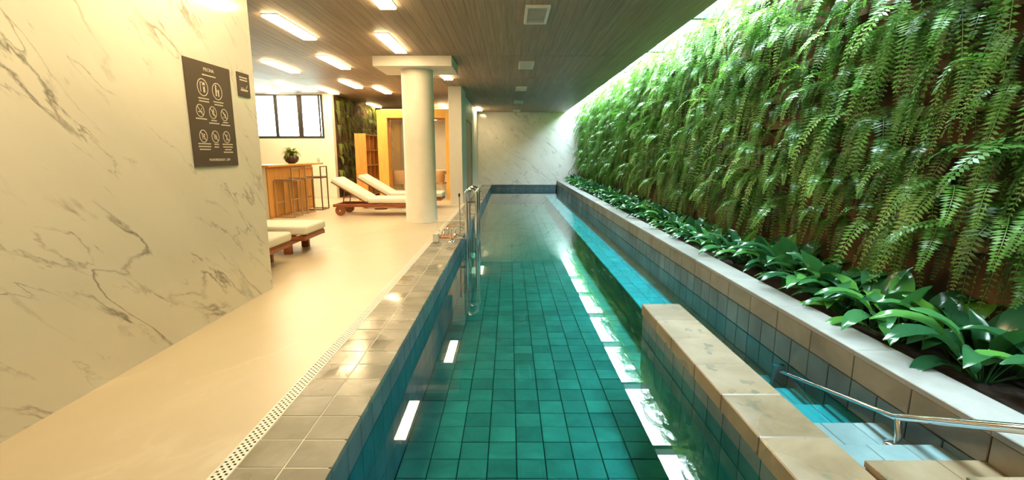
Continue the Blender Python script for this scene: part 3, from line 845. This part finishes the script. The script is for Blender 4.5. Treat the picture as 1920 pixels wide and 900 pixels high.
struct('wall_room_back', MB().box(CXL, -1.42, 18.2, 18.3, 0, ZC), 'white_wall', 'pale back wall inside the wood framed room', 'wall')
dd = thing('side_door', 'orange wood door in the wall behind the square pillar', 'door', (-1.36, 15.6, 0))
MB().box(-.04, .03, -1.2, 1.29, 0, 2.3).build('leaf', 'bar_wood', dd); MB().box(-.06, .06, -1.4, -1.21, 0, 2.4).build('jamb', 'golden_wood', dd); MB().box(-.06, .06, -1.4, 1.29, 2.31, 2.42).build('head', 'golden_wood', dd)
MB().box(-.05, .05, -1.39, 1.29, 2.43, ZC - .002).build('transom', 'white_wall', dd)
gp = thing('inner_panel', 'tall orange wood panel inside the wood framed room', 'panel', (-3.3, 17.6, 0))
MB().box(-.12, .14, -.03, .03, 0, 2.42).build('board', 'golden_wood', gp); MB().box(-.16, -.125, -.035, .035, 0, 2.42).build('edge', 'shelf_wood', gp)
gw = thing('glass_side', 'glass side wall of the wood framed room', 'glass', (CXL + .03, 16.2, 0))
MB().box(-.006, .006, -1.95, 1.98, .04, CH - .05).build('pane', 'glass', gw); MB().box(-.02, .02, -1.95, 1.98, 0, .038).build('track', 'shelf_wood', gw)
def chair(lab, loc, rz):
    t = thing('lounge_chair', lab, 'chair', loc, rz, 'tan chairs in the wood framed room')
    MB().cbox(-.25, .25, -.24, .24, .40, .45, .01).build('seat', 'chair_tan', t)
    b = MB(); n = 8; v = []; f = []
    for i in range(n + 1):
        a = R(200 + 140 * i / n)
        for z, rr in ((.45, .25), (.62, .27), (.80, .28)):
            for d in (0, .025): v.append(((rr + d) * math.cos(a), (rr + d) * math.sin(a), z))
    for i in range(n):
        o, p_ = i * 6, (i + 1) * 6
        f += [(o + 2, p_ + 2, p_, o), (o + 4, p_ + 4, p_ + 2, o + 2), (o + 1, p_ + 1, p_ + 3, o + 3), (o + 3, p_ + 3, p_ + 5, o + 5), (o + 4, o + 5, p_ + 5, p_ + 4)]
    b.add(v, f, True); b.build('backrest', 'chair_tan', t)
    for sx in (-1, 1):
        for sy in (-1, 1): MB().tube([(sx * .17, sy * .17, .40), (sx * .25, sy * .23, 0)], .012, 6).build('leg', 'white_metal', t)
    MB().tube([(-.21, -.2, .2), (.21, -.2, .2)], .009, 6).build('stretcher', 'white_metal', t)
    return t
chair('tan chair with white legs seen left of the column', (-3.38, 14.55, 0), R(10))
chair('tan chair with white legs seen right of the column', (-2.18, 14.45, 0), R(-8))
ds = thing('work_desk', 'white desk against the far wall of the wood framed room', 'desk', (-2.3, 15.9, 0))
MB().cbox(-.75, .65, -.35, .35, .72, .76, .004).build('top', 'desk_white', ds)
for sx in (-.7, .6):
    for sy in (-.3, .3): MB().box(sx - .02, sx + .02, sy - .02, sy + .02, 0, .72).build('leg', 'white_metal', ds)
MB().box(-.68, .58, -.31, -.29, .64, .72).build('apron', 'shelf_wood', ds)
bgp = thing('screen', 'small black screen standing on the white desk', 'screen', (-1.93, 15.75, .76))
MB().box(-.13, .13, -.01, .01, .06, .26).build('panel', 'black_plastic', bgp); MB().box(-.02, .02, -.01, .02, .01, .1).build('stand', 'black_plastic', bgp); MB().box(-.07, .07, -.05, .05, 0, .012).build('foot', 'black_plastic', bgp)

# ------------------------------------------------------------------ pool ladder and small fittings on the coping
ld = thing('pool_ladder', 'chrome pool ladder with arched rails at the deck edge', 'ladder', (-.58, 7.3, 0))
for y in (-.22, .22):
    pts = [(-.06, y, -.74), (-.06, y, .0), (-.06, y, .70)]
    pts += [(-.06 + .075 - .075 * math.cos(a), y, .70 + .075 * math.sin(a)) for a in [R(18 * k) for k in range(1, 10)]]
    pts += [(.09, y, .70), (.09, y, 0), (.09, y, -.74)]
    MB().tube(pts, .027, 12).build('rail', 'chrome', ld)
    MB().box(-.085, -.03, y - .004, y + .004, .02, .34).build('guard_plate', 'steel_brushed', ld)
    MB().cbox(-.165, -.07, y - .03, y + .03, -.36, -.30, .004).build('wall_bracket', 'chrome', ld)
    MB().cbox(-.30, -.075, y - .02, y + .02, .012, .04, .004).build('deck_arm', 'chrome', ld)
    MB().lathe([(.05, .001), (.05, .010), (.028, .016), (.028, .04), (.0, .041)], -.28, y, 16, cap=False).build('anchor', 'chrome', ld)
for z in (-.28, -.52):
    MB().cbox(-.04, .07, -.2, .2, z - .012, z + .012, .004).build('tread', 'steel_brushed', ld)
MB().box(-.08, .11, -.235, -.225, .58, .595).build('cross_strap', 'black_plastic', ld)
po = thing('slim_post', 'slim metal post with a black tip beside the ladder', 'post', (-.80, 7.62, 0))
MB().tube([(0, 0, 0), (0, 0, .62)], .010, 8).build('pole', 'steel_brushed', po); MB().tube([(0, 0, .62), (0, 0, .67)], .015, 8).build('tip', 'black_plastic', po); MB().tube([(0, 0, 0), (0, 0, .012)], .03, 12).build('foot', 'chrome', po)
bk = thing('stone_block', 'small beige cube block on the coping left of the ladder', 'block', (-1.09, 6.98, 0))
MB().cbox(-.04, .04, -.05, .05, .004, .13, .004).build('body', 'column_paint', bk); MB().box(-.03, .03, -.04, .04, 0, .004).build('pad', 'black_plastic', bk)
ct = thing('copper_tray', 'flat copper tray holding small chrome bottles on the coping', 'tray', (-1.0, 7.42, 0))
MB().cbox(-.09, .15, -.13, .13, .004, .018, .003).build('plate', 'copper', ct)
MB().box(-.09, -.08, -.13, .13, .018, .04).box(.14, .15, -.13, .13, .018, .04).build('rim', 'copper', ct)
for (x, y, h) in ((-.03, -.03, .09), (.02, .04, .13)):
    b_ = thing('soap_bottle', 'shorter chrome bottle on the copper tray' if h < .1 else 'taller chrome bottle on the copper tray', 'bottle', (-1.0 + x, 7.42 + y, .018), 0, 'chrome bottles on the tray')
    MB().lathe([(.018, 0), (.018, h * .7), (.008, h * .8), (.008, h), (.0, h)], n=12, cap=False).build('body', 'chrome', b_); MB().tube([(0, 0, h), (0, 0, h + .02)], .007, 8).build('cap', 'black_plastic', b_)
tp = thing('spout', 'small chrome gooseneck spout on a round base on the coping', 'spout', (-.865, 6.98, 0))
MB().tube([(0, 0, .01), (0, 0, .17)] + [(.03 - .03 * math.cos(R(a)), 0, .17 + .03 * math.sin(R(a))) for a in (30, 60, 90, 120, 150, 180)] + [(.06, 0, .12)], .010, 10).build('neck', 'chrome', tp)
MB().lathe([(.045, 0), (.045, .008), (.015, .014), (0, .014)], n=16, cap=False).build('base', 'chrome', tp)
ap = thing('clear_panel', 'low clear acrylic panel standing across the coping', 'panel', (-.98, 8.0, 0))
MB().box(-.26, .22, -.005, .005, .015, .17).build('sheet', 'acrylic', ap); MB().box(-.27, .23, -.012, .012, .17, .178).build('edge', 'drain_white', ap)
for x in (-.2, .16): MB().box(x - .02, x + .02, -.02, .02, 0, .016).build('foot', 'steel_brushed', ap)

# ------------------------------------------------------------------ handrail at the steps
hr = thing('step_handrail', 'chrome handrail sloping into the water beside the parapet', 'handrail', (1.92, 2.1, 0))
def hrp(pts, r, name, mat='chrome', n=12): return MB().tube([(x - 1.92, y - 2.1, z) for x, y, z in pts], r, n).build(name, mat, hr)
hrp([(1.92, .75, .71), (1.92, 1.60, .30), (1.92, 2.10, .048), (1.92, 2.18, .008), (1.92, 2.30, -.02), (1.92, 3.22, -.235)], [.020, .020, .020, .016, .012, .011], 'rail', 'chrome', 14)
hrp([(1.92, 2.16, .01), (1.91, 2.13, -.06), (1.90, 2.12, -.118)], .016, 'post')
MB().lathe([(.055, -.119), (.055, -.110), (.022, -.100), (0, -.100)], -.02, .02, 18, cap=False).build('flange', 'chrome', hr)
MB().box(-.03, .05, 1.08, 1.12, -.36, -.19).build('end_bracket', 'pool_wall_tile', hr)

# ------------------------------------------------------------------ foliage
def frond_mesh(L, out, up, droop, pairs, pl_, pw_, name='frond', mat='fern'):
    # arching pinnate frond: +x away from the wall, z up
    mb = MB(); P = []
    n = 14
    for i in range(n + 1):
        t = i / n
        P.append(Vector((out * (1 - (1 - t) ** 2.0), .04 * math.sin(t * 3) * L, up * math.sin(math.pi * min(1, t * 1.25) * .8) * (1 - t * .3) - droop * t ** 1.7)))
    def at(t):
        x = t * n; i = min(int(x), n - 1); return P[i].lerp(P[i + 1], x - i), (P[i + 1] - P[i]).normalized()
    v = []; f = []
    for i in range(0, n + 1, 2):
        d = .003 * (1 - .7 * i / n); v += [P[i] + Vector((0, -d, 0)), P[i] + Vector((0, d, 0))]
    for i in range(n // 2): f.append((2 * i, 2 * i + 1, 2 * i + 3, 2 * i + 2))
    for k in range(pairs):
        t = .10 + .89 * k / (pairs - 1); p, d = at(t)
        l = pl_ * (min(1, .35 + t * 3.0)) * (1 - .75 * max(0, t - .35) / .65) * random.uniform(.85, 1.15)
        for s in (-1, 1):
            side = Vector((0, s, 0)); nrm = d.cross(side) * s
            tip = p + side * l + d * l * .28 - Vector((0, 0, .10 * l)) + nrm * random.uniform(-.1, .25) * l
            w = pw_ * (1 - .4 * t)
            mid = p.lerp(tip, .45)
            o = len(v); v += [p, mid - d * w, tip, mid + d * w]
            f.append((o, o + 1, o + 2, o + 3) if s > 0 else (o + 3, o + 2, o + 1, o))
    mb.add(v, f); return mb
fr_arch = [frond_mesh(.5, .36, .16, .22, 22, .062, .0105), frond_mesh(.5, .30, .10, .34, 22, .058, .0105), frond_mesh(.5, .40, .22, .12, 20, .066, .012), frond_mesh(.6, .52, .10, .20, 26, .07, .013), frond_mesh(.6, .46, .02, .26, 24, .064, .013)]
fr_hang = [frond_mesh(.6, .20, .05, .55, 28, .052, .0095), frond_mesh(.7, .16, .04, .72, 32, .050, .0095), frond_mesh(.5, .24, .07, .42, 24, .058, .010), frond_mesh(.6, .13, .03, .60, 28, .046, .0095)]
allf = fr_arch + fr_hang
fmesh = [m.mesh('frond', 'fern') for m in allf]
rows = 9; zrow = [.78 + k * (3.14 - .78) / (rows - 1) for k in range(rows)]
trn = []
for k, z in enumerate(zrow):
    MB().box(XG - .07, XG, 1.2, YB - .05, z - .10, z - .03).build('trough', 'trough', wr)
dyf = .262
rowname = ['lowest', 'second lowest', 'third lowest', 'fourth lowest', 'middle', 'fourth highest', 'third highest', 'second highest', 'topmost']
rowname = ['lowest row', 'second row up', 'third row up', 'fourth row up', 'fifth row up', 'sixth row up', 'seventh row up', 'second row from the top', 'top row']
rest = MB()
ncols = int((YB - .1 - 1.75) / dyf)
NEARC = 33; FIRST = 3
def fern_fronds(k, n):
    out = []
    for q in range(n):
        top = k >= rows - 3
        u = random.random()
        idx = random.randrange(0, 5) if u < (.60 if top else .22) else random.randrange(5, 9)
        yaw = math.pi + random.uniform(-1.15, 1.15)
        sc = random.uniform(.75, 1.2) * (1.1 if idx > 4 else .95)
        tilt = random.uniform(-.25, .2)
        out.append((idx, yaw, sc, tilt))
    return out
for k, z in enumerate(zrow):
    for c_ in range(ncols):
        y = 1.75 + (c_ + (.5 if k % 2 else 0) + random.uniform(-.25, .25)) * dyf
        zz = z + random.uniform(-.07, .07); x = XG - .05
        if random.random() < (.24 if k < 7 else .05): 
            # thin spots where the brown backing shows
            nf = 2
        else: nf = random.randint(8, 11)
        if k == 0: nf = max(2, nf - 2)
        g = .5 + .28 * math.sin(y * 2.3 + k * 1.1) + .22 * math.sin(y * 5.1 - k * 2.3)
        nf = max(2, int(nf * (.75 + .4 * g)))
        fs = [(a_, b_, c2 * (.72 + .55 * g), d_) for a_, b_, c2, d_ in fern_fronds(k, nf)]
        if FIRST <= c_ < FIRST + NEARC:
            t = thing('sword_fern', 'sword fern on the green wall, %s, %s from the near end' % (rowname[k], ordinal(c_ + 1 - FIRST)), 'fern', (x, y, zz), 0, 'sword ferns on the green wall')
            for (idx, yaw, sc, tilt) in fs: put('frond', fmesh[idx], t, (random.uniform(-.02, .0), random.uniform(-.07, .07), random.uniform(-.05, .05)), (tilt, 0, yaw), sc)
        else:
            for (idx, yaw, sc, tilt) in fs:
                m = Matrix.Translation((x + random.uniform(-.02, 0), y + random.uniform(-.07, .07), zz + random.uniform(-.05, .05))) @ Matrix.Rotation(yaw, 4, 'Z') @ Matrix.Rotation(tilt, 4, 'X') @ Matrix.Scale(sc, 4)
                rest.add([m @ Vector(v) for v in allf[idx].v], allf[idx].f)
far = rest.build('far_ferns', 'fern'); tag(far, 'mass of small ferns covering the far half of the green wall', 'ferns', kind='stuff')

# peace lilies in the planter
def lily_leaf(L, Wd, rise, bend, seg=7):
    mb = MB(); v = []; f = []; p = Vector((0, 0, 0)); ang = rise
    st_n = 3; pts = []
    ps = .55 * L
    for i in range(st_n + 1):
        t = i / st_n; a = rise * (1 - .12 * t); pts.append(Vector((ps * t * math.cos(a), 0, ps * t * math.sin(a))))
    mb.tube(pts, [.006, .005, .004, .003], 4, caps=False)
    p = pts[-1]; a = rise * .9
    for i in range(seg + 1):
        t = i / seg
        w = Wd * (math.sin(math.pi * (t * .96 + .04) ** .85)) if i < seg else .001
        wav = .012 * math.sin(t * 9)
        nx_, nz_ = -math.sin(a), math.cos(a)
        v += [p + Vector((nx_ * .35 * w, -w, nz_ * (.35 * w) + wav * .5)), p + Vector((0, -w * .5, .12 * w)), p, p + Vector((0, w * .5, .12 * w)), p + Vector((nx_ * .35 * w, w, nz_ * (.35 * w) - wav * .5))]
        p = p + Vector((math.cos(a), 0, math.sin(a))) * (L / seg); a -= bend / seg
    for i in range(seg):
        for j in range(4):
            o = i * 5 + j; f.append((o, o + 5, o + 6, o + 1))
    mb.add(v, f, True); return mb
lm = [lily_leaf(.29, .056, R(62), R(95)), lily_leaf(.31, .060, R(48), R(85)), lily_leaf(.27, .052, R(75), R(70)), lily_leaf(.27, .055, R(35), R(70)), lily_leaf(.25, .058, R(84), R(40))]
lme = [m.mesh('leaf', 'lily') for m in lm]
yl = 2.1; i = 0
while yl < YB - .25:
    i += 1
    x = random.uniform(2.52, 2.74)
    big = random.uniform(.9, 1.25) * (1.15 if yl < 5 else 1.0)
    t = thing('peace_lily', 'glossy green peace lily in the planter, %s from the near end' % ordinal(i), 'plant', (x, yl, .07), random.uniform(0, 6), 'peace lilies in the planter')
    nl_ = random.randint(15, 20)
    for q in range(nl_):
        a = q * 2.4 + random.uniform(-.3, .3); u = q / nl_
        idx = random.choice((0, 1, 3)) if u < .65 else random.choice((0, 2, 4))
        put('leaf', lme[idx], t, (.02 * math.cos(a), .02 * math.sin(a), -.01), (random.uniform(-.15, .15), random.uniform(-.12, .12), a), big * random.uniform(.8, 1.12))
    yl += random.uniform(.25, .33)

# planted side wall in the lounge (dim, far): small hanging plants
hm = []
for q in range(4):
    mb = MB()
    for w_ in range(7):
        s_ = random.choice(fr_hang + fr_arch); m = Matrix.Rotation(random.uniform(-1.2, 1.2), 4, 'Z') @ Matrix.Scale(random.uniform(.7, 1.1), 4)
        mb.add([m @ Vector(v) for v in s_.v], s_.f)
    hm.append(mb.mesh('trailing_plant', 'ivy'))
for k in range(7):
    for c_ in range(12):
        o = put('trailing_plant', random.choice(hm), None, (-5.045, 14.3 + c_ * .48 + random.uniform(-.1, .1), .45 + k * .40 + random.uniform(-.08, .08)), (0, 0, random.uniform(-.2, .2)))
        tag(o, 'trailing plant on the dim lounge side wall, %s, %s from the window' % (['lowest row', 'second row up', 'third row up', 'middle row', 'third row from top', 'second row from top', 'top row'][k], ordinal(c_ + 1)), 'plant', 'trailing plants on the lounge side wall')
